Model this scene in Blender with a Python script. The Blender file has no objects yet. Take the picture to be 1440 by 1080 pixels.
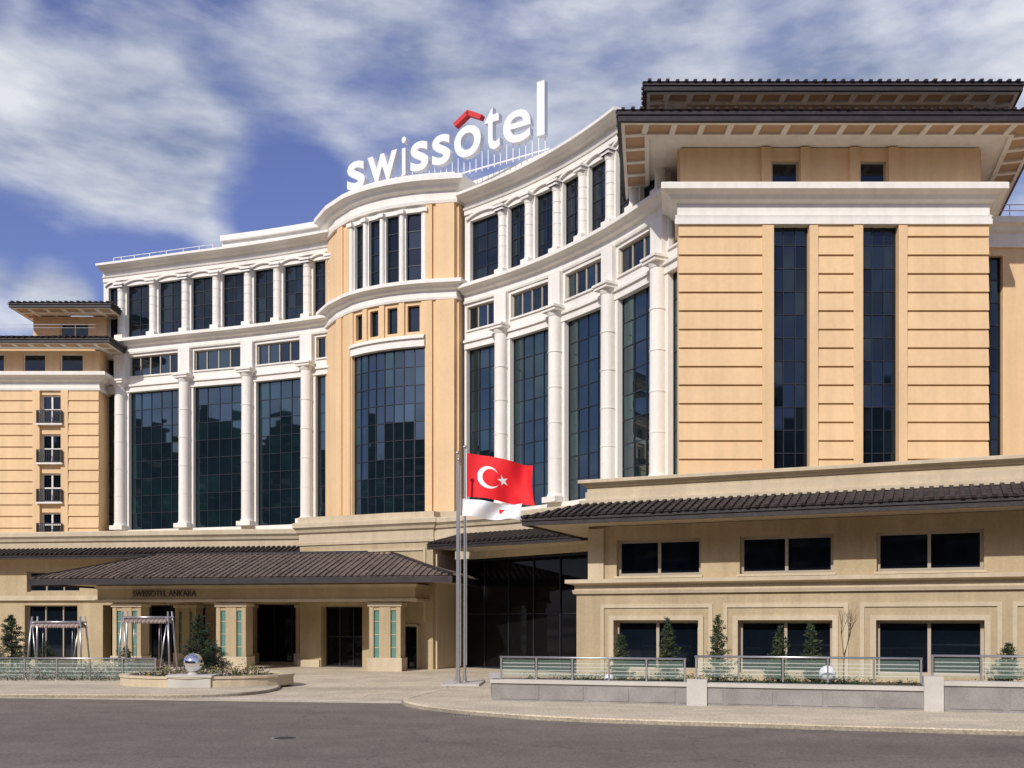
import bpy, math, random
from mathutils import Vector
random.seed(7)
R=random.random
def U(a,b): return a+(b-a)*random.random()

# ------------------------------------------------------------------ materials
def mat(name,col,rough=.7,var=.10,scale=.35,fine=6.,bump=.15,metal=0.,ior=1.45,streak=0.,alpha=1.,spec=None):
    m=bpy.data.materials.new(name); m.use_nodes=True; nt=m.node_tree; N=nt.nodes; Lk=nt.links
    b=N['Principled BSDF']; b.inputs['Roughness'].default_value=rough; b.inputs['Metallic'].default_value=metal
    b.inputs['IOR'].default_value=ior
    b.inputs['Alpha'].default_value=alpha
    if spec: b.inputs['Specular Tint'].default_value=(*spec,1)
    tc=N.new('ShaderNodeTexCoord')
    n1=N.new('ShaderNodeTexNoise'); n1.inputs['Scale'].default_value=scale; n1.inputs['Detail'].default_value=5
    n2=N.new('ShaderNodeTexNoise'); n2.inputs['Scale'].default_value=fine; n2.inputs['Detail'].default_value=4
    Lk.new(tc.outputs['Object'],n1.inputs['Vector']); Lk.new(tc.outputs['Object'],n2.inputs['Vector'])
    def mr(src,a,b_):
        r=N.new('ShaderNodeMapRange'); r.inputs[1].default_value=.3; r.inputs[2].default_value=.7
        r.inputs[3].default_value=a; r.inputs[4].default_value=b_; Lk.new(src,r.inputs[0]); return r.outputs[0]
    a=mr(n1.outputs['Fac'],1-var,1+var*.6); c=mr(n2.outputs['Fac'],1-var*.6,1+var*.4)
    mu=N.new('ShaderNodeMath'); mu.operation='MULTIPLY'; Lk.new(a,mu.inputs[0]); Lk.new(c,mu.inputs[1]); out=mu.outputs[0]
    if streak>0:
        mp=N.new('ShaderNodeMapping'); mp.inputs['Scale'].default_value=(2.2,2.2,.12); Lk.new(tc.outputs['Object'],mp.inputs['Vector'])
        n3=N.new('ShaderNodeTexNoise'); n3.inputs['Scale'].default_value=1.; n3.inputs['Detail'].default_value=6; Lk.new(mp.outputs[0],n3.inputs['Vector'])
        s=mr(n3.outputs['Fac'],1-streak,1.02); m2=N.new('ShaderNodeMath'); m2.operation='MULTIPLY'; Lk.new(out,m2.inputs[0]); Lk.new(s,m2.inputs[1]); out=m2.outputs[0]
    vm=N.new('ShaderNodeVectorMath'); vm.operation='SCALE'; vm.inputs[0].default_value=col; Lk.new(out,vm.inputs['Scale'])
    Lk.new(vm.outputs[0],b.inputs['Base Color'])
    if bump>0:
        bp=N.new('ShaderNodeBump'); bp.inputs['Strength'].default_value=bump; bp.inputs['Distance'].default_value=.02
        Lk.new(n2.outputs['Fac'],bp.inputs['Height']); Lk.new(bp.outputs[0],b.inputs['Normal'])
    return m
CREAM=mat('cream_stucco',(.85,.815,.75),.75,.05,.3,5,.1,streak=.09)
TAN=mat('tan_stucco',(.79,.555,.315),.8,.06,.3,5,.1,streak=.09)
PAN=mat('soffit_panel',(.50,.33,.20),.8,.06,.3,5,.1)
TRAV=mat('travertine',(.50,.395,.245),.8,.13,.5,9,.25,streak=.16)
TRAVL=mat('travertine_light',(.60,.50,.35),.8,.10,.5,9,.2,streak=.14)
GLA=mat('glass_blue',(.006,.013,.019),.02,.2,.4,.5,.006,ior=2.2,spec=(.60,.80,.86))
GLB=mat('glass_teal',(.007,.020,.025),.02,.2,.4,.5,.006,ior=2.3,spec=(.58,.84,.86))
GLC=mat('glass_deep',(.004,.008,.014),.03,.2,.4,.5,.01,ior=1.75,spec=(.65,.8,.9))
GLD=mat('glass_dark',(.005,.008,.013),.03,.2,.4,.5,.01,ior=1.55,spec=(.7,.85,1.))
GLP=mat('glass_porch',(.006,.006,.007),.04,.2,.4,.5,.02,ior=1.33,spec=(.8,.85,.9))
GLS=[GLA,GLA,GLA,GLB]
FRD=mat('dark_metal_frame',(.02,.025,.035),.4,.1,bump=0)
FRT=mat('beige_frame',(.45,.38,.29),.5,.1,bump=0)
TILE=mat('dark_roof_tile',(.035,.026,.028),.55,.4,1.5,7,.4)
TILEB=mat('brown_roof_tile',(.15,.115,.10),.6,.4,1.8,7,.5)
INT=mat('dark_interior',(.02,.018,.016),.9,.1,bump=0)
WHITE=mat('white_paint',(.80,.80,.82),.45,.03,bump=0)
STEEL=mat('brushed_steel',(.55,.55,.56),.35,.05,bump=0,metal=.9)
CHROME=mat('chrome',(.85,.85,.86),.05,.02,bump=0,metal=1.)
RED=mat('red_paint',(.60,.03,.03),.5,.05,bump=0)
FRED=mat('flag_red',(.80,.010,.018),.7,.06,1,20,.1)
FWHT=mat('flag_white',(.86,.85,.85),.7,.05,1,20,.1)
GRAN=mat('grey_granite',(.30,.28,.27),.7,.25,1.,25,.3)
GRANL=mat('light_granite_cap',(.55,.52,.47),.7,.1,1.,20,.2)
GREEN=mat('pine_needles',(.030,.055,.035),.8,.5,3,10,0)
GREEN2=mat('shrub_leaves',(.065,.095,.035),.8,.5,3,10,0)
BARK=mat('bark',(.09,.06,.045),.9,.3,3,20,.4)
SOIL=mat('soil',(.10,.075,.05),.95,.4,2,20,.6)
GG=mat('green_panel_glass',(.13,.27,.235),.15,.15,bump=0)
LETT=mat('dark_letter',(.05,.045,.05),.5,.05,bump=0)
FAB=mat('faded_fabric',(.26,.17,.15),.85,.2,bump=0)
FAB2=mat('faded_fabric_stripe',(.38,.31,.28),.85,.2,bump=0)
CONC=mat('apartment_concrete',(.10,.088,.075),.85,.35,.3,5,.1)
def clear_glass():
    m=bpy.data.materials.new('railing_glass'); m.use_nodes=True; nt=m.node_tree; N=nt.nodes
    b=N['Principled BSDF']; b.inputs['Base Color'].default_value=(.40,.55,.47,1); b.inputs['Roughness'].default_value=.05; b.inputs['Alpha'].default_value=.2
    return m
RG=clear_glass()
def frost():
    m=bpy.data.materials.new('frosted_stripe'); m.use_nodes=True
    b=m.node_tree.nodes['Principled BSDF']; b.inputs['Base Color'].default_value=(.66,.70,.66,1); b.inputs['Roughness'].default_value=.5; b.inputs['Alpha'].default_value=.5
    return m
FROST=frost()
def ground_mat(name,col,rough,kind):
    m=bpy.data.materials.new(name); m.use_nodes=True; nt=m.node_tree; N=nt.nodes; Lk=nt.links
    b=N['Principled BSDF']; b.inputs['Roughness'].default_value=rough
    g=N.new('ShaderNodeTexCoord')
    big=N.new('ShaderNodeTexNoise'); big.inputs['Scale'].default_value=.12; big.inputs['Detail'].default_value=6
    mp=N.new('ShaderNodeMapping'); mp.inputs['Rotation'].default_value=(0,0,.25); mp.inputs['Scale'].default_value=(.25,1.6,1)
    Lk.new(g.outputs['Object'],mp.inputs[0]); Lk.new(mp.outputs[0],big.inputs['Vector'])
    fi=N.new('ShaderNodeTexNoise'); fi.inputs['Scale'].default_value=14; fi.inputs['Detail'].default_value=8; Lk.new(g.outputs['Object'],fi.inputs['Vector'])
    pa=N.new('ShaderNodeTexNoise'); pa.inputs['Scale'].default_value=.7; pa.inputs['Detail'].default_value=7; Lk.new(g.outputs['Object'],pa.inputs['Vector'])
    def mr(s,a,b_,lo=.3,hi=.7):
        r=N.new('ShaderNodeMapRange'); r.inputs[1].default_value=lo; r.inputs[2].default_value=hi; r.inputs[3].default_value=a; r.inputs[4].default_value=b_; Lk.new(s,r.inputs[0]); return r.outputs[0]
    def mul(a,b_):
        mu=N.new('ShaderNodeMath'); mu.operation='MULTIPLY'; Lk.new(a,mu.inputs[0]); Lk.new(b_,mu.inputs[1]); return mu.outputs[0]
    out=mul(mul(mr(big.outputs['Fac'],.76,1.14),mr(fi.outputs['Fac'],.66,1.28)),mr(pa.outputs['Fac'],.84,1.1))
    if kind=='a':
        vo=N.new('ShaderNodeTexVoronoi'); vo.feature='DISTANCE_TO_EDGE'; vo.inputs['Scale'].default_value=.16
        ad=N.new('ShaderNodeVectorMath'); ad.operation='ADD'; sc_=N.new('ShaderNodeVectorMath'); sc_.operation='SCALE'; sc_.inputs['Scale'].default_value=1.6
        Lk.new(pa.outputs['Color'],sc_.inputs[0]); Lk.new(g.outputs['Object'],ad.inputs[0]); Lk.new(sc_.outputs[0],ad.inputs[1]); Lk.new(ad.outputs[0],vo.inputs['Vector'])
        out=mul(out,mr(vo.outputs['Distance'],.65,1.,0,.007))
    if kind=='pave':
        bk=N.new('ShaderNodeTexBrick'); bk.inputs['Scale'].default_value=1.; bk.inputs['Brick Width'].default_value=.8; bk.inputs['Row Height'].default_value=.4
        bk.inputs['Mortar Size'].default_value=.010; bk.inputs['Color1'].default_value=(1,1,1,1); bk.inputs['Color2'].default_value=(.90,.90,.90,1); bk.inputs['Mortar'].default_value=(.65,.65,.65,1)
        Lk.new(g.outputs['Object'],bk.inputs['Vector']); out=mul(out,bk.outputs['Color'])
    vm=N.new('ShaderNodeVectorMath'); vm.operation='SCALE'; vm.inputs[0].default_value=col; Lk.new(out,vm.inputs['Scale']); Lk.new(vm.outputs[0],b.inputs['Base Color'])
    bp=N.new('ShaderNodeBump'); bp.inputs['Strength'].default_value=.3; bp.inputs['Distance'].default_value=.01; Lk.new(fi.outputs['Fac'],bp.inputs['Height']); Lk.new(bp.outputs[0],b.inputs['Normal'])
    return m
ASPH=ground_mat('asphalt',(.190,.158,.130),.9,'a')
EARTH=ground_mat('earth',(.16,.13,.10),.95,'n')
PAVE=ground_mat('paving',(.66,.56,.41),.85,'pave')
KERB=ground_mat('kerb_stone',(.70,.60,.44),.85,'n')
KERBD=ground_mat('kerb_face_stone',(.36,.31,.23),.9,'n')
LINE=ground_mat('road_paint',(.75,.73,.67),.8,'n')

# ------------------------------------------------------------------ mesh builder
class Fr:
    def __init__(s,p0,p1):
        s.o=Vector((p0[0],p0[1])); d=Vector((p1[0]-p0[0],p1[1]-p0[1])); s.L=d.length; s.u=d/s.L; s.n=Vector((s.u.y,-s.u.x))
    def p(s,u,v,z):
        q=s.o+s.u*u+s.n*v; return (q.x,q.y,z)
class MB:
    def __init__(s,name,parent=None): s.name=name; s.parent=parent; s.v=[]; s.f=[]; s.m=[]; s.s=[]; s.mats=[]
    def mi(s,m):
        if m not in s.mats: s.mats.append(m)
        return s.mats.index(m)
    def face(s,pts,m,sm=False):
        i=len(s.v); s.v+= [tuple(p) for p in pts]; s.f.append(tuple(range(i,i+len(pts)))); s.m.append(s.mi(m)); s.s.append(sm)
    def idx(s,pts,faces,m,sm=False):
        i=len(s.v); s.v+=[tuple(p) for p in pts]; k=s.mi(m)
        for f in faces: s.f.append(tuple(i+a for a in f)); s.m.append(k); s.s.append(sm)
    def hexa(s,p,m): s.idx(p,[(3,2,1,0),(4,5,6,7),(0,1,5,4),(1,2,6,5),(2,3,7,6),(3,0,4,7)],m)
    def fb(s,fr,u0,u1,v0,v1,z0,z1,m):
        s.hexa([fr.p(u0,v1,z0),fr.p(u1,v1,z0),fr.p(u1,v0,z0),fr.p(u0,v0,z0),fr.p(u0,v1,z1),fr.p(u1,v1,z1),fr.p(u1,v0,z1),fr.p(u0,v0,z1)],m)
    def box(s,x0,x1,y0,y1,z0,z1,m): s.fb(Fr((x0,y0),(x0+1,y0)),0,x1-x0,y0-y1,0,z0,z1,m)
    def beam(s,p,q,w,h,m,lift=0):
        p=Vector(p); q=Vector(q); d=(q-p).normalized()
        up=Vector((0,0,1)) if abs(d.z)<.95 else Vector((0,1,0))
        a=d.cross(up).normalized()*w/2; b=a.cross(d).normalized()*h/2
        if b.z<0: b=-b
        l=b*lift
        s.hexa([p-a-b+l,p+a-b+l,q+a-b+l,q-a-b+l,p-a+b+l,p+a+b+l,q+a+b+l,q-a+b+l],m)
    def prism(s,poly,z0,z1,m):
        n=len(poly); pts=[(x,y,z0) for x,y in poly]+[(x,y,z1) for x,y in poly]
        s.idx(pts,[tuple(range(n))[::-1],tuple(range(n,2*n))]+[(i,(i+1)%n,n+(i+1)%n,n+i) for i in range(n)],m)
    def cyl(s,x,y,z0,z1,r0,r1,m,n=14,caps=True):
        pts=[(x+r0*math.cos(2*math.pi*i/n),y+r0*math.sin(2*math.pi*i/n),z0) for i in range(n)]+[(x+r1*math.cos(2*math.pi*i/n),y+r1*math.sin(2*math.pi*i/n),z1) for i in range(n)]
        s.idx(pts,[(i,(i+1)%n,n+(i+1)%n,n+i) for i in range(n)],m,True)
        if caps: s.face(pts[:n][::-1],m); s.face(pts[n:],m)
    def tube(s,p,q,r0,r1,m,n=7):
        p=Vector(p); q=Vector(q); d=(q-p).normalized(); up=Vector((0,0,1)) if abs(d.z)<.9 else Vector((1,0,0))
        a=d.cross(up).normalized(); b=d.cross(a)
        pts=[p+(a*math.cos(2*math.pi*i/n)+b*math.sin(2*math.pi*i/n))*r0 for i in range(n)]+[q+(a*math.cos(2*math.pi*i/n)+b*math.sin(2*math.pi*i/n))*r1 for i in range(n)]
        s.idx(pts,[(i,(i+1)%n,n+(i+1)%n,n+i) for i in range(n)]+[tuple(range(n))[::-1],tuple(range(n,2*n))],m,True)
    def sphere(s,c,r,m,n=28,k=16):
        pts=[];F_=[]
        for j in range(k+1):
            for i in range(n):
                t=math.pi*j/k; a=2*math.pi*i/n; pts.append((c[0]+r*math.sin(t)*math.cos(a),c[1]+r*math.sin(t)*math.sin(a),c[2]+r*math.cos(t)))
        for j in range(k):
            for i in range(n): F_.append((j*n+i,(j+1)*n+i,(j+1)*n+(i+1)%n,j*n+(i+1)%n))
        s.idx(pts,F_,m,True)
    def sweep(s,path,prof,m,closed=False):
        P=[Vector(p) for p in path]; n=len(P); nor=[]
        def sn(a,b): d=(b-a).normalized(); return Vector((d.y,-d.x))
        for i in range(n):
            if closed: a=sn(P[i-1],P[i]); b=sn(P[i],P[(i+1)%n])
            else:
                a=sn(P[max(i-1,0)],P[max(i,1)]); b=sn(P[min(i,n-2)],P[min(i+1,n-1)])
            q=(a+b); q=q/max(q.length,1e-6); c=max(q.dot(a),.3); nor.append(q/c)
        k=len(prof); pts=[]
        for i in range(n):
            for (v,z) in prof: q=P[i]+nor[i]*v; pts.append((q.x,q.y,z))
        F_=[]
        for i in range(n if closed else n-1):
            j=(i+1)%n
            for a in range(k):
                b=(a+1)%k; F_.append((i*k+a,j*k+a,j*k+b,i*k+b))
        s.idx(pts,F_,m)
        if not closed:
            s.face(pts[:k],m); s.face(pts[-k:],m)
    def rect(s,path,v0,v1,z0,z1,m,closed=False): s.sweep(path,[(v0,z0),(v1,z0),(v1,z1),(v0,z1)],m,closed)
    def cornice(s,path,z0,z1,pr,m,back=-.3):
        h=z1-z0; s.sweep(path,[(back,z0),(pr*.2,z0),(pr*.25,z0+.12*h),(pr*.12,z0+.14*h),(pr*.12,z0+.5*h),(pr*.45,z0+.56*h),(pr*.6,z0+.68*h),(pr*.9,z0+.76*h),(pr,z0+.78*h),(pr,z1-.04*h),(pr*.92,z1),(back,z1)],m)
    def holes(s,fr,L0,L1,z0,z1,hs,za,zb,v0,v1,m):
        if za>z0: s.fb(fr,L0,L1,v0,v1,z0,za,m)
        if z1>zb: s.fb(fr,L0,L1,v0,v1,zb,z1,m)
        c=L0
        for a,b in hs:
            if a>c: s.fb(fr,c,a,v0,v1,za,zb,m)
            c=b
        if L1>c: s.fb(fr,c,L1,v0,v1,za,zb,m)
    def glaz(s,fr,u0,u1,z0,z1,nx,nz,v,gl,frm,fw=.06,fd=.06,jit=.007):
        for i in range(nx):
            for j in range(nz):
                a=u0+(u1-u0)*i/nx; b=u0+(u1-u0)*(i+1)/nx; c=z0+(z1-z0)*j/nz; d=z0+(z1-z0)*(j+1)/nz
                g=random.choice(gl) if isinstance(gl,list) else gl
                t1=U(-jit,jit); t2=U(-jit,jit)
                s.face([fr.p(a,v+t1+t2,c),fr.p(b,v-t1+t2,c),fr.p(b,v-t1-t2,d),fr.p(a,v+t1-t2,d)],g)
        for i in range(nx+1):
            a=u0+(u1-u0)*i/nx; a=min(max(a,u0+fw/2),u1-fw/2)
            s.fb(fr,a-fw/2,a+fw/2,v-.01,v+fd,z0,z1,frm)
        for j in range(nz+1):
            c=z0+(z1-z0)*j/nz; c=min(max(c,z0+fw/2),z1-fw/2)
            s.fb(fr,u0,u1,v-.01,v+fd-.006,c-fw/2,c+fw/2,frm)
    def finish(s):
        me=bpy.data.meshes.new(s.name); me.from_pydata(s.v,[],s.f)
        for m in s.mats: me.materials.append(m)
        me.polygons.foreach_set('material_index',s.m); me.polygons.foreach_set('use_smooth',s.s); me.update()
        o=bpy.data.objects.new(s.name,me); bpy.context.scene.collection.objects.link(o)
        if s.parent: o.parent=s.parent
        return o
def empty(name):
    o=bpy.data.objects.new(name,None); bpy.context.scene.collection.objects.link(o); return o

H=empty('hotel_building')

def eave(mb,path,z,over,fh,rise,rin,cof,pitch=1.25,tile=TILE,closed=False,rib=.42,ribh=.09,soff=CREAM,pan=PAN,coffers=True):
    rr=lambda v0,v1,z0,z1,m: mb.rect(path,v0,v1,z0,z1,m,closed)
    rr(-over,-.1,z,z+.12,soff)
    if coffers:
        rr(-.26,-.1,z-.12,z-.002,soff); rr(-cof-.22,-cof,z-.12,z-.002,soff); rr(-cof,-.26,z-.02,z-.003,pan)
    rr(-.1,.04,z-.08,z+fh,tile)
    rr(-.06,.10,z+fh*.45,z+fh*.62,tile)
    mb.sweep(path,[(.10,z+fh),(-rin,z+fh+rise),(-rin,z+fh+rise-.12),(.0,z+fh-.06)],tile,closed)
    n=len(path); segs=[(path[i],path[(i+1)%n]) for i in range(n if closed else n-1)]
    for k,(a,b) in enumerate(segs):
        fr=Fr(a,b); L=fr.L; 
        if L<1.: continue
        l_end=closed or k>0; r_end=closed or k<len(segs)-1
        m_=max(1,int(L/rib))
        for i in range(m_):
            u=(i+.5)*L/m_; ln=rin
            if l_end: ln=min(ln,u)
            if r_end: ln=min(ln,L-u)
            if ln<.15: continue
            zz=z+fh+rise*ln/rin
            mb.beam(fr.p(u+U(-.02,.02),.13+U(-.03,.03),z+fh+U(-.015,.015)),fr.p(u,-ln,zz),.16,ribh,tile,lift=.9)
        if rin>1.5:
            for q in range(1,int(rin/.45)):
                w=q*.45; mb_l=w if l_end else 0; mb_r=w if r_end else 0
                if L-mb_l-mb_r<.3: continue
                zz=z+fh+rise*w/rin
                mb.fb(fr,mb_l,L-mb_r,-w-.04,-w+.04,zz,zz+.05,tile)
        if coffers:
            m_=max(1,int(L/pitch))
            for i in range(m_+1):
                u=i*L/m_
                if (l_end and u<cof) or (r_end and u>L-cof): continue
                mb.fb(fr,max(u-.13,0),min(u+.13,L),-cof,-.26,z-.118,z-.004,soff)

# ------------------------------------------------------------------ curved facade
KN=[(-33.5,76.3),(-29.8,75.2),(-24.3,73.4),(-19.2,71.8),(-14.5,70.0),(-10.0,67.9),(-5.2,64.9),(-.53,61.06),(2.7,57.6),(5.43,53.7),(7.55,49.7),(8.6,47.4)]
def catmull(P,n=8):
    out=[]
    Q=[Vector(p) for p in P]; Q=[Q[0]*2-Q[1]]+Q+[Q[-1]*2-Q[-2]]
    for i in range(1,len(Q)-2):
        for k in range(n):
            t=k/n; a,b,c,d=Q[i-1:i+3]
            out.append(.5*((2*b)+(c-a)*t+(2*a-5*b+4*c-d)*t*t+(3*b-a-3*c+d)*t**3))
    out.append(Q[-2]); return out
SP=catmull(KN)
def sub(xa,xb):
    res=[]
    def at(x):
        for a,b in zip(SP,SP[1:]):
            if a.x<=x<=b.x: t=(x-a.x)/(b.x-a.x); return a+(b-a)*t
        return SP[0] if x<SP[0].x else SP[-1]
    res.append(at(xa)); res+=[p for p in SP if xa+.05<p.x<xb-.05]; res.append(at(xb)); return res
def pt(x): return tuple(sub(x,x+.5)[0])

fw=MB('curved_facade_walls',H); gz=MB('curved_facade_windows',H); co=MB('curved_facade_columns',H); cn=MB('curved_facade_cornices',H)
XE=6.2
SECT=[(sub(-31.4,-12.4),sub(-31.4,-12.4)),(sub(-3.0,8.3),sub(-3.0,XE))]
for S,T in SECT:
    fw.rect(S,-1.2,-.6,8.8,24.3,CREAM); fw.rect(T,-1.2,-.6,24.3,29.8,CREAM)
    cn.cornice(S,23.25,24.35,.75,CREAM,back=-.58)
    cn.cornice(T,29.25,30.15,.95,CREAM,back=-.58)
    cn.rect(S,-.55,.18,9.2,9.85,CREAM)
    cn.rect(S,-.55,.10,20.35,20.75,CREAM)
    cn.rect(S,-.55,.22,20.752,20.9,CREAM)
    cn.rect(T,-.55,.12,28.95,29.25,CREAM)
cn.rect(sub(-31.4,XE),-6,-.59,29.3,29.85,CREAM)
at=sub(-23.0,.9)
cn.rect(at,-6,-2.6,29.86,32.0,CREAM); cn.rect(at,-6.1,-2.3,32.002,32.4,CREAM); cn.rect(at,-6.05,-2.5,30.9,31.05,CREAM)

class FrN(Fr):
    def __init__(s,x,y,nx,ny):
        s.o=Vector((x,y)); s.n=Vector((nx,ny)).normalized(); s.u=Vector((-s.n.y,s.n.x)); s.L=1
def column(mb,x,y,nx,ny,z0,z1,r,capw):
    h=z1-z0
    mb.cyl(x,y,z0+.5,z1-.55,r,r*.94,CREAM,16,False)
    for q in range(1,5):
        zz=z0+.5+(h-1.05)*q/5; mb.cyl(x,y,zz-.03,zz+.03,r*1.03,r*1.03,CREAM,16)
    fr=FrN(x,y,nx,ny)
    mb.fb(fr,-capw/2,capw/2,-r-.2,r+.12,z0,z0+.32,CREAM)
    mb.cyl(x,y,z0+.32,z0+.5,r*1.18,r*1.05,CREAM,16)
    mb.cyl(x,y,z1-.55,z1-.3,r*1.0,r*1.25,CREAM,16)
    mb.fb(fr,-capw/2,capw/2,-r-.2,r+.14,z1-.3,z1-.13,CREAM)
    mb.fb(fr,-capw/2-.07,capw/2+.07,-r-.2,r+.22,z1-.13,z1,CREAM)
def arch(mb,fr,u0,u1,zs,rise,t,v0,v1,m,n=8):
    w=(u1-u0)
    f=lambda q: zs+rise*(1-(2*q-1)**2)
    for i in range(n):
        a=i/n;b=(i+1)/n
        ua=u0+w*a; ub=u0+w*b
        mb.hexa([fr.p(ua,v1,f(a)),fr.p(ub,v1,f(b)),fr.p(ub,v0,f(b)),fr.p(ua,v0,f(a)),fr.p(ua,v1,f(a)+t),fr.p(ub,v1,f(b)+t),fr.p(ub,v0,f(b)+t),fr.p(ua,v0,f(a)+t)],m)
cols=[1,2,3,4,7,8,9,10]
def panel(p0,p1,cl,cr,upper=2):
    fr=Fr(p0,p1); L=fr.L; a=.62 if cl else .12; b=L-.62 if cr else L-.12
    n=max(1,round((b-a)/.95)); gz.glaz(fr,a,b,9.85,20.35,n,8,-.34,GLS,FRD,.04,.05)
    fw.fb(fr,-.05,a,-.58,.02,9.85,20.35,CREAM); fw.fb(fr,b,L+.05,-.58,.02,9.85,20.35,CREAM)
    aa=a+.05;bb=b-.05
    fw.holes(fr,-.05,L+.05,20.9,23.25,[(aa,bb)],21.55,23.05,-.58,.0,CREAM)
    gz.glaz(fr,aa,bb,21.55,23.05,max(1,round((bb-aa)/.95)),1,-.25,[GLC,GLA],FRT,.085,.07)
    gz.fb(fr,aa-.05,bb+.05,-.2,.1,21.45,21.55,CREAM)
    k=upper
    if k==0: return
    w=L/k; hs=[(w*i+.42,w*(i+1)-.42) for i in range(k)]
    fw.holes(fr,-.03,L+.03,24.35,28.95,hs,24.5,28.5,-.58,0.,CREAM)
    for (c,d) in hs:
        gz.glaz(fr,c,d,24.5,28.5,2,4,-.32,[GLD,GLD,GLC],FRD,.04,.05)
        arch(fw,fr,c-.25,d+.25,28.55,.28,.14,-.1,.16,CREAM)
    for i in range(0 if cl else 1,k+1):
        q=fr.p(w*i,.07,0); column(co,q[0],q[1],fr.n.x,fr.n.y,24.38,28.6,.28,.70)
A=pt(-31.4); Z=pt(-12.6)
panel(A,KN[1],False,True,1)
for i in (1,2,3): panel(KN[i],KN[i+1],True,True)
panel(KN[4],Z,True,False,1)
B0=pt(-3.0); panel(B0,KN[7],False,True,1)
for i in (7,8,9): panel(KN[i],KN[i+1],True,True)
panel(KN[10],pt(8.45),True,False,0)
for i in cols:
    a=Vector(KN[i-1]);b=Vector(KN[i+1]); d=(b-a).normalized(); n=Vector((d.y,-d.x)); q=Vector(KN[i])+n*.22
    column(co,q.x,q.y,n.x,n.y,9.86,21.25,.43,1.15)
    co.fb(FrN(q.x,q.y,n.x,n.y),-.5,.5,-.5,.12,21.26,23.24,CREAM)
rl=MB('roof_railing',H); rp=sub(-31.0,-22.5)
for p,q in zip(rp,rp[1:]):
    for zz in (30.6,31.0): rl.tube((p.x+.2,p.y+.5,zz),(q.x+.2,q.y+.5,zz),.03,.03,WHITE,5)
for p in rp[::2]: rl.tube((p.x+.2,p.y+.5,30.0),(p.x+.2,p.y+.5,31.),.03,.03,WHITE,5)
rl.finish()

# ------------------------------------------------------------------ central bow bay
by=MB('bow_bay',H)
def q3(t):
    P0=Vector((-10.7,65.8));P1=Vector((-8.75,63.95));P2=Vector((-5.6,63.25)); return P0*(1-t)**2+P1*2*t*(1-t)+P2*t*t
ARC=[q3(i/8) for i in range(9)]
BP=[Vector((-13.2,69.6)),Vector((-12.0,67.4))]+ARC+[Vector((-3.6,62.95)),Vector((-2.7,64.6))]
by.cornice(BP,29.7,31.25,.85,CREAM,back=-.5); by.rect(BP[1:-1],-.5,.35,31.252,31.55,CREAM)
by.cornice(BP,23.55,24.7,.7,CREAM,back=-.42)
by.rect(ARC,-.42,.16,20.6,21.35,CREAM); by.rect(ARC,-.42,.3,21.1,21.25,CREAM)
by.rect(BP,-.42,.25,9.3,9.95,TRAVL)
by.rect(BP,-.9,-.45,9.3,30.2,TAN)
by.prism([tuple(p) for p in BP],30.6,31.2,CREAM)
by.prism([tuple(p) for p in BP],9.,9.4,TRAVL)
def solid(p,q,m=TAN,z0=9.95,z1=29.7,v1=0.): by.fb(Fr(p,q),0,Fr(p,q).L,-.42,v1,z0,z1,m)
for (p,q,z0,z1) in [(BP[0],BP[1],9.95,29.7),(BP[-2],BP[-1],9.95,29.7)]: solid(p,q,TAN,z0,z1)
f=Fr(BP[1],BP[2]); by.fb(f,0,f.L,-.42,.0,9.95,23.55,TAN); by.fb(f,0,f.L,-.42,0,24.7,29.7,TAN)
by.fb(f,.15,.85,0,.16,9.95,23.5,TAN); by.fb(f,1.1,f.L-.1,0,.12,9.95,23.5,TAN); by.fb(f,.3,1.0,0,.16,24.7,29.65,TAN)
f=Fr(ARC[-1],BP[-2]); by.fb(f,0,f.L,-.42,0,9.95,23.55,TAN); by.fb(f,0,f.L,-.42,0,24.7,29.7,TAN)
by.fb(f,0.08,.5,0,.16,9.95,23.5,TAN); by.fb(f,.75,f.L-.06,0,.2,9.95,23.5,TAN); by.fb(f,.08,.5,0,.16,24.7,29.65,TAN); by.fb(f,.75,f.L-.06,0,.2,24.7,29.65,TAN)
f=Fr(BP[-2],BP[-1]); by.fb(f,.15,1.2,0,.14,9.95,23.5,TAN); by.fb(f,.15,1.2,0,.14,24.7,29.65,TAN)
for i in range(8):
    f=Fr(ARC[i],ARC[i+1]); by.glaz(f,0,f.L,9.95,20.6,1,9,-.25,GLS,FRD,.045,.05)
for i in range(4):
    f=Fr(q3(i/4),q3((i+1)/4)); L=f.L
    by.holes(f,-.02,L+.02,24.7,29.7,[(.25,L-.25)],24.85,29.3,-.42,0,CREAM)
    by.glaz(f,.25,L-.25,24.85,29.3,1,4,-.3,[GLD,GLC],FRD,.05,.05)
    by.holes(f,-.02,L+.02,21.35,23.55,[(.36,L-.36)],21.6,23.3,-.42,0,TAN)
    by.glaz(f,.36,L-.36,21.6,23.3,1,1,-.3,GLC,FRD,.06,.05)
    for e in ([0,1] if i==0 else [1]):
        c=q3((i+e)/4); by.cyl(c.x+f.n.x*.04,c.y+f.n.y*.04,24.7,29.5,.17,.16,CREAM,12)
        by.fb(FrN(c.x,c.y,f.n.x,f.n.y),-.24,.24,-.1,.3,29.2,29.45,CREAM)
        by.fb(FrN(c.x,c.y,f.n.x,f.n.y),-.2,.2,-.1,.12,21.35,23.5,TAN)
by.finish(); fw.finish(); gz.finish(); co.finish(); cn.finish()

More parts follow.
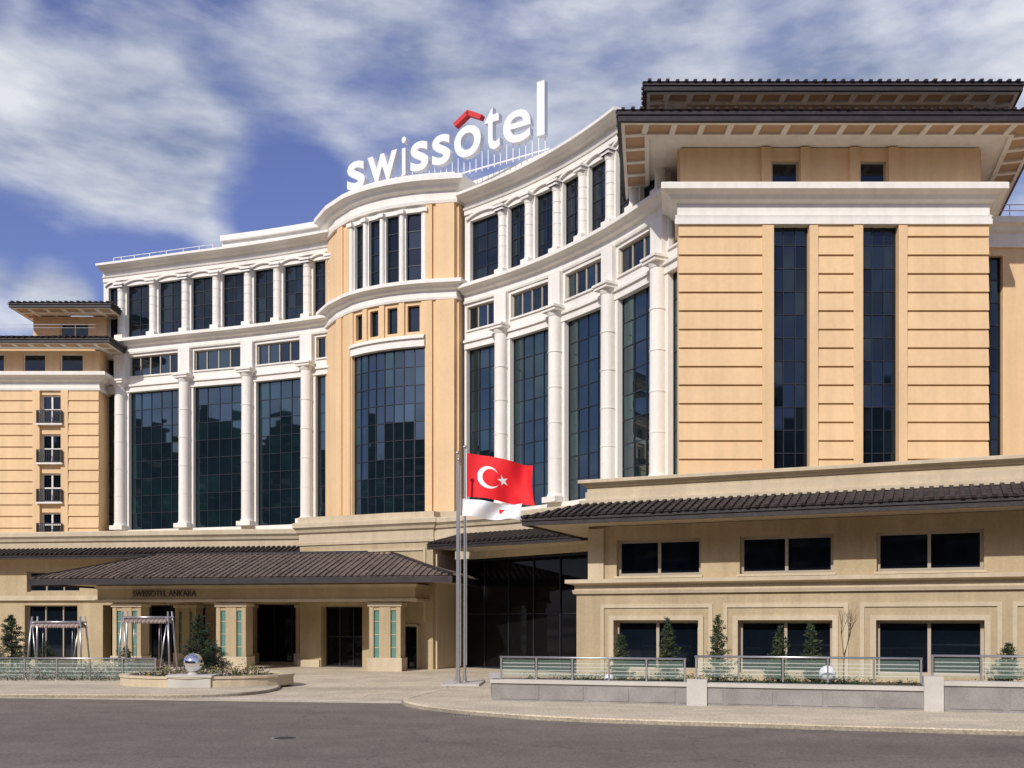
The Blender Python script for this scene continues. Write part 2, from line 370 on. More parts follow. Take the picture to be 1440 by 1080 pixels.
# ------------------------------------------------------------------ right tower
rt=MB('right_tower',H)
f=Fr((8.0,47.0),(22.7,47.0)); L=14.7
W=[(4.47,6.17),(8.72,10.42)]
rt.prism([(8.0,47.6),(22.7,47.6),(25.3,55.5),(9.5,55.5)],8.8,26.1,TAN)
rt.holes(f,0,L,8.8,22.1,W,8.8,22.1,-.6,0,TAN)
for a,b in W:
    rt.glaz(f,a,b,8.8,22.1,3,12,-.28,[GLD,GLC,GLC],FRD,.045,.05,.012)
for a,b in [(3.93,4.47),(6.17,6.58),(8.28,8.72),(10.42,10.83)]: rt.fb(f,a,b,0,.17,8.8,22.1,TAN)
pz=.885
for k in range(15):
    z0=8.85+k*pz; z1=z0+pz
    for a,b in [(-.06,3.93),(6.58,8.28),(10.83,L+.04)]:
        rt.hexa([f.p(a,.14,z0+.075),f.p(b,.14,z0+.075),f.p(b,0,z0+.075),f.p(a,0,z0+.075),f.p(a,.07,z1),f.p(b,.07,z1),f.p(b,0,z1),f.p(a,0,z1)],TAN)
CP=[(9.4,55.3),(8.0,47.0),(22.7,47.0),(25.2,55.3)]
rt.cornice(CP,22.1,23.6,.85,CREAM)
rt.rect(CP,-.3,.22,21.85,22.1,CREAM)
tw=[(4.47,5.8),(8.72,10.02)]
rt.holes(f,.1,L-.2,23.6,25.7,tw,23.65,25.1,-.59,-.3,TAN)
for a,b in tw:
    rt.glaz(f,a,b,23.65,25.1,1,1,-.5,GLD,FRT,.1,.08); rt.fb(f,a-.5,a-.04,-.3,-.12,23.6,25.68,TAN); rt.fb(f,b+.04,b+.5,-.3,-.12,23.6,25.68,TAN)
E=[(6.6,57),(4.85,44.7),(24.3,44.7),(27.6,56)]
eave(rt,E,25.75,3.4,.42,.35,2.2,1.15)
E2=[(7.6,57),(6.2,45.9),(23.8,45.9),(26.4,56)]
rt.prism([(8.4,47.3),(22.2,47.3),(24.6,55.5),(9.8,55.5)],26.1,27.8,TAN)
eave(rt,E2,27.78,2.2,.32,.45,3.0,.95,pitch=1.1)
rt.finish()
rw=MB('right_rear_wing',H)
f=Fr((22.5,50.2),(45,50.2))
rw.box(22.5,45,50.9,60,8.8,23.2,TAN)
rw.holes(f,0,22.5,8.8,22,[(1.0,2.55),(6,7.6),(10,11.6)],8.8,21.6,-.6,0,TAN)
for a,b in [(1.0,2.55),(6,7.6),(10,11.6)]: rw.glaz(f,a,b,8.8,21.6,3,11,-.3,[GLD,GLC],FRD,.05,.05)
rw.cornice([(22.5,50.2),(45,50.2)],22,23.4,.6,CREAM)
for zz in (23.9,24.2): rw.tube((23,50.2,zz),(45,50.2,zz),.025,.025,WHITE,5)
for i in range(18): rw.tube((23+i*1.2,50.2,23.4),(23+i*1.2,50.2,24.2),.025,.025,WHITE,5)
rw.finish()

# ------------------------------------------------------------------ left tower
lt=MB('left_tower',H)
X0,X1=-50.,-31.1; f=Fr((X0,74.),(X1,74.)); L=f.L
lt.box(X0,X1,74.6,84,8.8,24.0,TAN)
ux=lambda x:x-X0
wa,wb=ux(-35.45),ux(-33.9)
zs=[(17.75,19.95),(14.8,17.0),(11.85,14.05),(9.3,11.1)]
lt.fb(f,0,wa,-.59,0,8.8,20.3,TAN); lt.fb(f,wb,L,-.59,0,8.8,20.3,TAN)
edges=[20.3]
for (a,b) in zs:
    lt.fb(f,wa,wb,-.58,-.02,b,edges[-1],TAN); edges.append(a)
    lt.glaz(f,wa,wb,a,b,2,2,-.3,GLD,CREAM,.12,.1)
    lt.fb(f,wa-.2,wb+.2,-.1,.4,a-.12,a,CREAM)
    for k in range(13): 
        u=wa-.15+k*(wb-wa+.3)/12; lt.fb(f,u-.022,u+.022,.33,.37,a,a+.95,FRD)
    for e in (wa-.15,wb+.15):
        for k in range(3): lt.fb(f,e-.02,e+.02,.05+k*.1,.09+k*.1,a,a+.95,FRD)
    for zz in (.08,.93): lt.fb(f,wa-.18,wb+.18,.32,.38,a+zz,a+zz+.05,FRD)
for a,b in [(wa-.55,wa-.02),(wb+.02,wb+.55)]: lt.fb(f,a,b,0,.16,8.8,20.3,TAN)
for k in range(13):
    z0=9.0+k*.87
    for a,b in [(0,wa-.55),(wb+.55,L+.04)]:
        lt.hexa([f.p(a,.14,z0+.08),f.p(b,.14,z0+.08),f.p(b,0,z0+.08),f.p(a,0,z0+.08),f.p(a,.07,z0+.87),f.p(b,.07,z0+.87),f.p(b,0,z0+.87),f.p(a,0,z0+.87)],TAN)
lt.cornice([(X0,74),(X1,74),(X1,77)],20.25,21.55,.8,CREAM)
tw=[(ux(-43),ux(-41.3)),(ux(-40),ux(-38.3)),(ux(-36.9),ux(-35.2)),(ux(-34.1),ux(-32.35))]
lt.holes(f,0,L,21.55,23.3,tw,21.65,23.1,-.59,-.15,TAN)
for a,b in tw: lt.glaz(f,a,b,21.65,23.1,1,1,-.4,GLD,CREAM,.09,.06)
eave(lt,[(X0,72),(-29.5,72),(-29.5,79)],23.4,2.0,.3,.45,1.6,1.0,pitch=1.2)
f2=Fr((-36.6,75.2),(-31,75.2)); lt.box(-36.6,-31,75.8,82,24.0,26.2,TAN)
lt.holes(f2,0,5.6,24.0,26.2,[(2.0,4.2)],24.6,25.7,-.59,0,TAN); lt.glaz(f2,2.,4.2,24.6,25.7,2,1,-.3,GLD,CREAM,.08,.06)
eave(lt,[(-37.3,81),(-37.3,73.0),(-29.8,73.0),(-29.8,80)],26.3,2.3,.28,.4,2.4,1.1,pitch=1.2)
for zz in (24.75,25.0): lt.tube((-47,73.2,zz),(-31,73.2,zz),.02,.02,WHITE,5)
lt.finish()

# ------------------------------------------------------------------ podium
pd=MB('podium',H); pw=MB('podium_windows',H)
A=Vector((3.55,45.5)); u=Vector((.920,-.391)).normalized(); Bp=A+u*34
f=Fr(A,Bp)
WS=[(1.34,5.2),(6.91,10.8),(12.5,16.5),(18.1,22.1),(23.7,27.7)]
pd.prism([tuple(A-f.n*1.2+u*.4),tuple(Bp-f.n*1.2),(40,60),(9.6,60),(6.4,55.5)],-.1,9.0,TRAV)
pd.holes(f,0,34,4.85,7.3,WS,5.0,6.64,-.8,0,TRAV)
for a,b in WS:
    pw.glaz(f,a,b,5.0,6.64,2,1,-.4,GLD,FRT,.13,.12); pd.fb(f,a-.1,b+.1,-.3,.12,4.9,5.0,TRAVL)
pd.holes(f,-.45,34,-.1,4.2,WS,.75,3.0,-.8,.42,TRAV)
for a,b in WS:
    pw.glaz(f,a,b,.75,3.0,2,1,-.1,GLD,FRT,.13,.12)
    for (c,d,e,g) in [(a-.22,a,.6,3.0),(b,b+.22,.6,3.0)]: pd.fb(f,c,d,.42,.50,e,g,TRAVL)
    pd.fb(f,a-.22,b+.22,.42,.50,3.0,3.2,TRAVL)
    for (c,d,e,g) in [(a-.62,a-.45,.0,3.55),(b+.45,b+.62,.0,3.55)]: pd.fb(f,c,d,.42,.48,e,g,TRAVL)
    pd.fb(f,a-.62,b+.62,.42,.48,3.55,3.72,TRAVL)
pd.sweep([tuple(A-f.n*6+u*-.02),tuple(A-u*.02),tuple(Bp)],[(-.3,4.2),(.55,4.2),(.60,4.35),(.5,4.4),(.5,4.6),(.85,4.68),(.85,4.85),(-.3,4.86)],TRAVL)
g=Fr(tuple(A-f.n*9),tuple(A)); pd.fb(g,0,g.L,-.5,.0,-.1,9.0,TRAV); pd.fb(g,0,g.L+.1,0,.42,-.1,4.2,TRAV)
pd.fb(f,0,.75,0,.12,4.86,7.2,TRAVL)
q=lambda s,v: (f.o.x+f.u.x*s+f.n.x*v, f.o.y+f.u.y*s+f.n.y*v)
eave(pd,[q(-2.3,-6.5),q(-2.3,2.4),q(34,2.4)],7.32,2.6,.28,.72,2.15,1.,pitch=2.,rib=.36,ribh=.10,soff=TRAVL,coffers=False)
PP=[q(0,-9),q(0,0),q(34,0)]
pd.rect(PP,-.5,.12,7.4,8.9,TRAVL); pd.cornice(PP,8.75,9.45,.4,TRAVL,back=-.5)
pd.rect(PP,-.5,.35,8.32,8.5,TRAVL)
# large dark glazed porch between the two wings
P_a,P_b=(-3.3,65.5),(7.6,54.2); g=Fr(P_a,P_b); L=g.L
pw.glaz(g,0,L,-.1,6.9,7,2,0,GLP,FRD,.07,.08)
pd.fb(g,-.3,L+.3,-.5,.3,6.9,8.4,INT)
g2=Fr((-3.4,62.6),(4.6,54.2)); pd.fb(g2,-.1,g2.L,-.4,0.2,6.85,8.2,TRAVL)
pd.prism([(-3.4,62.7),(4.6,54.4),(8.4,54.4),(-2.8,66)],7.1,7.24,INT)
eave(pd,[(-5.0,58.2),(4.1,51.3)],7.25,5.,.25,.75,3.0,1.,rib=.36,ribh=.1,soff=TRAVL,coffers=False)
pd.cornice([(-5.2,62.6),(-.4,59.2),(4.8,54.2)],8.0,9.45,.4,TRAVL,back=-1.)
pd.prism([(-5.2,62.7),(-.4,59.3),(4.8,54.3),(9,56),(3,66),(-4,68)],8.4,9.2,TRAVL)
# central block
c0,c1,c2=(-14.3,66.3),(-5.0,62.3),(-3.3,65.6)
f=Fr(c0,c1); L=f.L
pd.prism([(-14.0,67.2),(-5.3,63.2),(-3.9,66),(-5,72),(-14.,72)],-.1,9.0,TRAV)
pd.fb(f,0,1.7,-.8,0,-.12,8.0,TRAV); pd.fb(f,1.7,4.9,-.8,0,3.9,8.0,TRAV); pd.fb(f,4.9,7.95,-.8,0,-.12,8.,TRAV); pd.fb(f,7.95,9.,-.8,0,2.6,8.,TRAV); pd.fb(f,9.,L,-.8,0,-.12,8.,TRAV)
pw.glaz(f,1.7,4.9,-.1,3.9,3,2,-.7,GLP,FRD,.08,.08); pw.glaz(f,7.95,9.,-.1,2.6,1,1,-.4,GLD,FRD,.12,.08)
pd.fb(f,7.8,7.95,0,.1,-.1,2.75,TRAVL); pd.fb(f,9.,9.15,0,.1,-.1,2.75,TRAVL); pd.fb(f,7.8,9.15,0,.1,2.6,2.75,TRAVL)
g=Fr(c1,c2); pd.fb(g,0,g.L,-.6,0,-.12,8,TRAV); pd.fb(g,.3,g.L-.2,0,.12,-.1,7.2,TRAVL)
pd.fb(f,.5,L-.5,0,.09,7.45,7.6,TRAVL); pd.fb(f,.5,.65,0,.09,5.9,7.45,TRAVL); pd.fb(f,L-.65,L-.5,0,.09,2.9,7.45,TRAVL)
pd.cornice([(-14.3,69.5),c0,c1,c2],8.0,9.5,.45,TRAVL,back=-.6)
pd.rect([(-14.3,69.5),c0,c1,c2],-.4,.12,9.5,9.9,TRAVL)
pd.rect([(-14.3,69.5),c0,(-12.8,65.655)],-.1,.15,-.12,.35,TRAVL)
# left podium
f=Fr((-60,76.4),(-14.2,70.)); L=f.L
pd.prism([(-60,77.6),(-14.2,71.2),(-14,75),(-60,80)],-.1,9.2,TRAV)
hu=sorted([(24.2,28.4),(17.,21.),(10,14)])
pd.holes(f,0,L,4.6,7.5,hu,5.1,6.6,-.9,0,TRAV)
hl=sorted([(24.2,28.4),(17.,21.),(10,14),(30.4,38.3),(39.2,45.7)])
pd.holes(f,0,L,-.12,4.6,hl,.0,4.1,-1.1,.25,TRAV)
for a,b in hu: pw.glaz(f,a,b,5.1,6.6,3,1,-.4,GLD,FRT,.1,.1)
for a,b in hl:
    wide=b-a>5
    pw.glaz(f,a,b,.0,4.1,5 if wide else 3,1,-.95 if wide else -.3,GLP if wide else GLD,FRD if wide else FRT,.08,.1)
pd.rect([(-60,76.4),(-14.2,70.)],-.5,.5,4.45,4.8,TRAVL)
eave(pd,[(-60,75.),(-14.,68.55)],7.5,1.5,.25,.5,1.4,1.,rib=.38,ribh=.1,soff=TRAVL,coffers=False)
pd.cornice([(-60,76.4),(-14.2,70.)],7.9,9.5,.4,TRAVL,back=-.6)
pd.prism([(-60,77.2),(-14.2,70.8),(-5,66),(0,66),(-5,80),(-60,84)],9.2,9.4,TRAVL)
pd.finish(); pw.finish()

# ------------------------------------------------------------------ entrance canopy
cp=MB('entrance_canopy',H)
f=Fr((-30.6,62.6),(-3.6,57.6)); L=f.L; D=11.
c=[f.p(0,0,0)[:2],f.p(L,0,0)[:2],f.p(L,-D,0)[:2],f.p(0,-D,0)[:2]]
eave(cp,c,5.35,2.0,.30,1.75,D/2-.05,1.,tile=TILEB,closed=True,rib=.42,ribh=.08,soff=TRAVL,coffers=False)
cp.rect(c,-.1,.14,5.22,5.58,TILE,True)
rz=5.35+.30+1.75
ra=f.p(D/2,-D/2,rz+.05); rb=f.p(L-D/2,-D/2,rz+.05); cp.beam(ra,rb,.35,.16,TILE)
for (k,e) in ((0,ra),(1,rb)):
    for cc in ((c[0],c[3]) if k==0 else (c[1],c[2])): cp.beam((cc[0],cc[1],5.72),e,.3,.15,TILE)
ins=[f.p(3.6,-1.6,0)[:2],f.p(L-2.6,-1.6,0)[:2],f.p(L-2.6,-D+1.6,0)[:2],f.p(3.6,-D+1.6,0)[:2]]
cp.rect(ins,-.8,0,4.2,5.36,TRAV,True); cp.rect(ins,-.85,.12,5.0,5.2,TRAVL,True); cp.rect(ins,-.85,.10,4.15,4.32,TRAVL,True)
cp.prism(ins,5.2,5.3,TRAVL)
def pillar(u0,v,w=2.0):
    for a,b in [(u0-w/2,u0-w/2+.28),(u0-.36*w/2,u0+.36*w/2),(u0+w/2-.28,u0+w/2)]: cp.fb(f,a,b,v-.5,v+.5,-.12,4.2,TRAV)
    cp.fb(f,u0-w/2+.2,u0+w/2-.2,v-.42,v+.38,.5,3.7,GG)
    for zz in (1.3,2.1,2.9): cp.fb(f,u0-w/2+.2,u0+w/2-.2,v-.43,v+.40,zz,zz+.04,TRAVL)
    cp.fb(f,u0-w/2+.02,u0+w/2-.02,v-.45,v+.45,3.6,4.18,TRAV); cp.fb(f,u0-w/2-.1,u0+w/2+.1,v-.6,v+.6,-.12,.7,TRAVL)
    cp.fb(f,u0-w/2-.08,u0+w/2+.08,v-.58,v+.58,3.85,4.05,TRAVL)
for uu in (5.6,12.8,22.9): pillar(uu,-2.2)
for uu in (6.4,10.5,15.4): pillar(uu,-8.2,1.6)
cp.finish()

# ------------------------------------------------------------------ text helpers
def glyph(ch,ext=.06,off=0.):
    cu=bpy.data.curves.new('g','FONT'); cu.body=ch; cu.extrude=ext; cu.offset=off; cu.resolution_u=6
    o=bpy.data.objects.new('g',cu); bpy.context.scene.collection.objects.link(o)
    bpy.context.view_layer.update()
    me=bpy.data.meshes.new_from_object(o.evaluated_get(bpy.context.evaluated_depsgraph_get()))
    vs=[v.co.copy() for v in me.vertices]; fs=[tuple(p.vertices) for p in me.polygons]
    bpy.data.objects.remove(o); bpy.data.meshes.remove(me); bpy.data.curves.remove(cu)
    return vs,fs
def place(mb,ch,fr,u0,u1,v,z0,z1,th,m,off=.03):
    vs,fs=glyph(ch,.1,off)
    xa=min(p.x for p in vs);xb=max(p.x for p in vs);ya=min(p.y for p in vs);yb=max(p.y for p in vs)
    pts=[fr.p(u0+(p.x-xa)/(xb-xa)*(u1-u0),v+(p.z/.1)*th,z0+(p.y-ya)/(yb-ya)*(z1-z0)) for p in vs]
    mb.idx(pts,fs,m)
sg=MB('rooftop_hotel_sign')
S0=(-11.6,70.0); S1=(2.3,61.6); f=Fr(S0,S1); zb=33.4
LT=[('s',0,1.6,2.0),('w',1.85,4.45,1.95),('i',4.85,5.2,2.65),('s',5.6,7.1,2.0),('s',7.4,8.9,2.0),('o',9.2,11.3,2.05),('t',11.6,12.75,2.75),('e',13.0,15.05,2.05),('l',15.5,16.05,3.4)]
for ch,a,b,h in LT: place(sg,ch,f,a,b,0,zb,zb+h,.2,WHITE,off={'e':.012,'o':.018,'s':.02,'w':.02,'t':.01}.get(ch,.0))
cx=10.25
for s_ in (-1,1): sg.beam(f.p(cx+s_*1.05,0,zb+2.35),f.p(cx-.06*s_,0,zb+2.95),.42,.30,RED)
for i in range(34):
    uu=.3+i*15.6/33; sg.beam(f.p(uu,-.15,32.4),f.p(uu,-.15,zb+.25),.05,.05,WHITE)
sg.beam(f.p(0,-.2,32.62),f.p(16.2,-.2,32.62),.08,.08,WHITE)
sg.finish()
cs=MB('canopy_hotel_lettering',H); f=Fr((-30.6,62.6),(-3.6,57.6))
place(cs,'SWISSOTEL ANKARA',f,6.2,10.6,-1.42,4.5,4.88,.03,LETT,off=.01)
cs.finish()

# ------------------------------------------------------------------ ground
g=MB('ground'); g.face([(-1500,-1500,-.14),(1500,-1500,-.14),(1500,1500,-.14),(-1500,1500,-.14)],EARTH); g.finish()
g=MB('road'); g.face([(-300,-14,-.125),(300,-14,-.125),(300,46,-.125),(-300,46,-.125)],ASPH); g.finish()
g=MB('forecourt_paving')
g.face([(-70,41.0,-.12),(-26,40.2,-.12),(-3.4,36.7,-.12),(0,44,-.12),(9,60,-.12),(9,80,-.12),(-70,80,-.12)],PAVE); g.finish()
g=MB('entrance_line_marking'); g.face([(-12.6,39.3,-.115),(-3.9,37.2,-.115),(-3.85,37.45,-.115),(-12.6,39.6,-.115)],LINE); g.finish()
def arc(P,n=6): return [tuple(p) for p in catmull(P,n)]
kc=arc([(-1.6,47.5),(-2.7,44),(-3.5,40),(-3.95,37.6),(-3.7,35.9),(-2.6,34.0),(-.6,32.0),(2.2,30.3),(8,28.5),(14,26.75),(60,14.5)],5)
sw=MB('sidewalk'); 
sw.prism(kc+[(60,60),(8,60),(4,50)],-.12,0,PAVE)
sw.rect(kc,-.02,.14,-.12,.012,KERB); sw.rect(kc,.141,.20,-.13,-.02,KERBD)
kl=arc([(-200,47),(-60,42.3),(-27,40.3),(-16,39.6),(-12.5,39.8),(-11.,41.2),(-10.6,43.5),(-11,46)],5)
sw.prism(kl+[(-13,52),(-24,58),(-45,66),(-200,66)],-.12,0,PAVE)
sw.rect(kl,-.02,.14,-.12,.012,KERB); sw.rect(kl,.141,.20,-.13,-.02,KERBD)
sw.finish()
mh=MB('manhole_cover'); mh.cyl(-6,26.,-.124,-.117,.36,.36,GRAN,28); mh.cyl(-6,26.,-.117,-.113,.30,.30,TILE,28); mh.finish()
sd_=MB('storm_drain'); sd_.box(-1.9,-1.3,31.9,32.3,-.124,-.116,GRAN)
for i in range(6): sd_.box(-1.86+i*.09,-1.82+i*.09,31.95,32.25,-.116,-.108,TILE)
sd_.finish()

# ------------------------------------------------------------------ low wall and glass railing (right)
lw=MB('granite_garden_wall')
P0=(-.74,36.7);P1=(13.7,32.5);P2=(30,27.9)
f=Fr(P0,P1); L=f.L
lw.fb(f,0,L,-.35,0,-.02,.66,GRAN); lw.fb(f,-.06,L+.0,-.42,.07,.66,.80,GRANL)
for i in range(9): lw.fb(f,.3+i*1.66,.3+i*1.66+1.5,0,.025,.08,.58,GRAN)
lw.fb(f,7.2,7.9,-.4,.12,-.02,.92,GRANL)
f2=Fr(P1,P2); lw.fb(f2,0,f2.L,-.35,.06,-.02,.85,GRAN); lw.fb(f2,-.05,f2.L,-.42,.13,.85,1.0,GRANL); lw.fb(f2,-.1,.5,-.45,.2,-.02,1.15,GRANL)
for i in range(9): lw.fb(f2,.7+i*1.8,.7+i*1.8+1.6,.06,.085,.1,.72,GRAN)
fs=Fr((-.9,41.5),P0); lw.fb(fs,0,fs.L,-.35,0,-.02,.66,GRAN); lw.fb(fs,0,fs.L+.06,-.42,.06,.66,.8,GRANL)
lw.finish()
def railing(name,fr,u0,u1,v,z0,z1,n):
    r=MB(name)
    for i in range(n+1):
        uu=u0+(u1-u0)*i/n; r.fb(fr,uu-.03,uu+.03,v-.03,v+.03,z0-.12,z1,STEEL)
    r.tube(fr.p(u0-.05,v,z1),fr.p(u1+.05,v,z1),.04,.04,STEEL,8)
    for i in range(n):
        a=u0+(u1-u0)*i/n+.06;b=u0+(u1-u0)*(i+1)/n-.06
        r.face([fr.p(a,v,z0),fr.p(b,v,z0),fr.p(b,v,z1-.08),fr.p(a,v,z1-.08)],RG)
        for k in range(4):
            zz=z0+.10+k*(z1-z0-.2)/4; r.face([fr.p(a,v+.006,zz),fr.p(b,v+.006,zz),fr.p(b,v+.006,zz+.035),fr.p(a,v+.006,zz+.035)],FROST)
    return r.finish()
railing('glass_railing',f,.3,7.1,-.18,.9,1.62,5)
railing('glass_railing',f,7.5,L-.15,-.18,1.0,1.72,5)
railing('glass_railing',f2,.2,12,-.18,1.1,1.82,8)
bed=MB('planting_bed'); bed.prism([tuple(f.p(.0,-.36,0)[:2]),tuple(f2.p(0,-.36,0)[:2]),tuple(f2.p(16,-.36,0)[:2]),(31,32),(14.5,38.),(-.4,40.9)],-.02,.6,SOIL)
bed.finish()

# ------------------------------------------------------------------ plants
def conifer(x,y,z0,h,r,n=1500,m=GREEN,name='conifer_tree'):
    t=MB(name); lx=U(-.08,.08)*h*.5
    t.tube((x,y,z0-.05),(x+lx,y,z0+h*.95),.05+.01*h,.01,BARK,7)
    nb=int(30+h*12); asym=U(0,6.3)
    for k in range(nb):
        q=(k+.5)/nb; zz=z0+h*(.05+.93*q); a=k*2.4+U(-.4,.4)
        rr=r*(1-q)**.8*U(.5,1.2)*(1+.25*math.cos(a-asym))+.05; bx=x+lx*q
        tip=(bx+rr*math.cos(a),y+rr*math.sin(a),zz+rr*U(-.05,.45)); base=Vector((bx,y,zz)); tp=Vector(tip)
        t.tube(base,tp,.012,.004,BARK,4)
        m_=int(n/nb*(1.6-1.2*q)*U(.5,1.3))
        for j in range(m_):
            s=U(.1,1.05)**.7; c=base.lerp(tp,s)+Vector((U(-1,1),U(-1,1),U(-.7,1)))*(.04+.10*rr)
            d=Vector((U(-1,1),U(-1,1),U(-.2,1))).normalized()*U(.07,.14)*(1+h*.06); w=Vector((U(-1,1),U(-1,1),U(-1,1))).normalized()*.022*(1+h*.1)
            t.face([c-w,c+w,c+d],m if R()<.75 else (GREEN if m is GREEN2 else GREEN2))
    return t.finish()
for (x,y,h,r,m) in [(4.2,38.2,1.85,.42,GREEN2),(5.95,37.6,2.5,.55,GREEN2),(7.75,37.2,2.6,.55,GREEN2),(9.9,36.6,2.2,.52,GREEN2),(11.1,36.3,2.3,.58,GREEN2),(17.2,34.2,1.6,.6,GREEN2),(19.,34.,1.3,.5,GREEN)]:
    conifer(x,y,.6,h,r,2400,m)
for (x,y,h,r,n) in [(-28.2,55.5,3.3,1.3,7000),(-17.3,54.5,3.3,1.25,7000),(-29.6,54.,2.,.9,3500),(-16.2,53.6,1.7,.9,3000),(-26.7,56.5,1.8,.8,3000),(-21.8,55.5,1.5,.75,2500)]: conifer(x,y,0,h,r,n,GREEN)
bt=MB('bare_tree'); 
def br(p,d,l,r,k):
    q=p+d*l; bt.tube(p,q,r,r*.65,BARK,5)
    if k>0:
        for i in range(3): br(p.lerp(q,U(.6,1)),(d+Vector((U(-.6,.6),U(-.6,.6),U(.0,.5)))).normalized(),l*.65,r*.55,k-1)
br(Vector((12.2,36.2,.5)),Vector((.02,0,1)),1.3,.03,4); bt.finish()
def leaves(name,areas,n,hh,mats,sz=.06):
    t=MB(name)
    for _ in range(n):
        ax,ay,bx,by_,w=random.choice(areas); s=R(); x=ax+(bx-ax)*s+U(-w,w); y=ay+(by_-ay)*s+U(-w,w)
        hgt=hh*(.5+.5*math.sin(x*3.1)*math.cos(y*2.3+x)); z=areas_z+U(0,max(hgt,.05))
        a=Vector((U(-1,1),U(-1,1),U(-1,1)))*sz; b=Vector((U(-1,1),U(-1,1),U(-1,1)))*sz
        t.face([(x,y,z),(x+a.x,y+a.y,z+a.z),(x+b.x,y+b.y,z+b.z)],random.choice(mats))
    return t.finish()
FL=mat('yellow_flowers',(.55,.40,.05),.8,.2,bump=0); FL2=mat('pale_flowers',(.6,.5,.5),.8,.2,bump=0)
areas_z=.6
leaves('ground_cover_plants',[(0.4,37.6,14,34,.5),(14,34.,26,31,.6),(2,38.5,13,36,.8)],12000,.45,[GREEN,GREEN2],.07)

pl=MB('stone_planter'); cx,cy=-14.4,46.6
ring=[(cx+4.0*math.cos(t*2*math.pi/40),cy+2.9*math.sin(t*2*math.pi/40)) for t in range(40)]
pl.rect(ring,-.3,0,-.02,.38,TRAVL,True); pl.rect(ring,-.36,.06,.38,.48,TRAVL,True)
pl.prism([(cx+(p[0]-cx)*.9,cy+(p[1]-cy)*.9) for p in ring],-.02,.34,SOIL)
pl.finish()
areas_z=.34
leaves('flower_bed',[(-17.4,46.6,-11.6,46.6,.4),(-16.5,45.3,-12.5,45.3,.3),(-16.5,48,-12.5,48,.4)],8000,.5,[GREEN2,GREEN2,GREEN,FL,FL2],.07)
areas_z=0.0
leaves('hedge_planting',[(-34,50,-19,49.5,1.2),(-34,53,-20,52,1.),(-32,55,-15,54,.8)],20000,.9,[GREEN,GREEN2,GREEN2,GREEN,FL2],.08)
cb=MB('chrome_ball_fountain'); x,y=-14.35,44.3
cb.box(x-.95,x+.95,y-.6,y+.7,0,.45,GRANL); cb.box(x-1.02,x+1.02,y-.67,y+.77,.45,.55,GRANL); cb.cyl(x,y,.55,.66,.25,.2,GRANL,16); cb.sphere((x,y,1.08),.44,CHROME); cb.finish()
gl=MB('globe_lamp'); gl.cyl(11.1,34.6,.55,.85,.08,.08,STEEL,10); gl.cyl(11.1,34.6,.83,.88,.14,.14,STEEL,12); gl.sphere((11.1,34.6,1.12),.29,WHITE); gl.finish()
gl=MB('globe_lamp'); gl.cyl(3.65,37.,.55,.62,.08,.08,STEEL,10); gl.cyl(3.65,37,.6,.65,.1,.1,STEEL,12); gl.sphere((3.65,37.,.8),.18,WHITE); gl.finish()

def swing(x0,x1,y,zt):
    s=MB('garden_swing'); d=1.2
    for yy in (y,y+d):
        for xx,k in ((x0,1),(x1,-1)):
            s.tube((xx,yy,-.05),(xx+.2*k,yy+(.3 if yy==y else -.3),zt+.3),.05,.05,STEEL,8)
            if yy==y: s.tube((xx+.6*k,yy,-.05),(xx+.2*k,yy+.3,zt+.1),.035,.035,STEEL,8)
    s.tube((x0+.1,y+.3,zt),(x1-.1,y+.3,zt),.05,.05,STEEL,8); s.tube((x0+.1,y+d-.3,zt),(x1-.1,y+d-.3,zt),.05,.05,STEEL,8)
    n=22
    for i in range(n):
        a=x0+.2+(x1-x0-.4)*i/n; b=x0+.2+(x1-x0-.4)*(i+1)/n; m=FAB if i%2 else FAB2
        s.face([(a,y+.1,zt-.22),(b,y+.1,zt-.22),(b,y+d/2,zt+.0),(a,y+d/2,zt+.0)],m); s.face([(a,y+d+.1,zt-.32),(b,y+d+.1,zt-.32),(b,y+d/2,zt+.0),(a,y+d/2,zt+.0)],m)
        s.face([(a,y+.1,zt-.22),(b,y+.1,zt-.22),((a+b)/2,y+.08,zt-.34)],m)
    for xx in (x0+.7,x1-.7):
        s.tube((xx,y+.5,zt),(xx,y+.4,.5),.015,.015,STEEL,5); s.tube((xx,y+.7,zt),(xx,y+.85,.9),.015,.015,STEEL,5)
    s.box(x0+.6,x1-.6,y+.2,y+.75,.45,.52,BARK); s.box(x0+.6,x1-.6,y+.78,y+.84,.5,1.0,BARK)
    s.finish()
swing(-26.2,-23.2,53,2.9); swing(-20.1,-17.4,50,3.15)
fr=Fr((-26.,49.2),(-17.6,48.6)); railing('glass_railing',fr,0,8.4,0,.15,1.1,5)

# ------------------------------------------------------------------ flagpoles and flags
def pole(x,y,zt):
    p=MB('flagpole'); p.cyl(x,y,0,.12,.22,.22,STEEL,16); p.cyl(x,y,.12,.4,.1,.09,STEEL,16); p.cyl(x,y,.4,zt,.075,.045,STEEL,12); p.sphere((x,y,zt+.08),.09,STEEL,12,8)
    p.cyl(x+.09,y-.02,.9,zt-.2,.008,.008,WHITE,5); p.finish()
pole(-2.22,46.2,11.05); pole(-2.62,47.2,10.95); pole(-2.45,45.2,10.3)
fb=MB('flagpole_base'); fb.prism([(-3.2,44.5),(-1.5,44.5),(-1.3,47.9),(-3.1,47.9)],.0,.1,GRANL); fb.finish()
def instar(px,py,cx,cy,r):
    V=[]
    for k in range(10):
        a=math.pi+k*math.pi/5; q=r if k%2==0 else r*.382; V.append((cx+q*math.cos(a),cy+q*math.sin(a)))
    ins=False
    for i in range(10):
        x1,y1=V[i];x2,y2=V[(i+1)%10]
        if (y1>py)!=(y2>py) and px<(x2-x1)*(py-y1)/(y2-y1)+x1: ins=not ins
    return ins
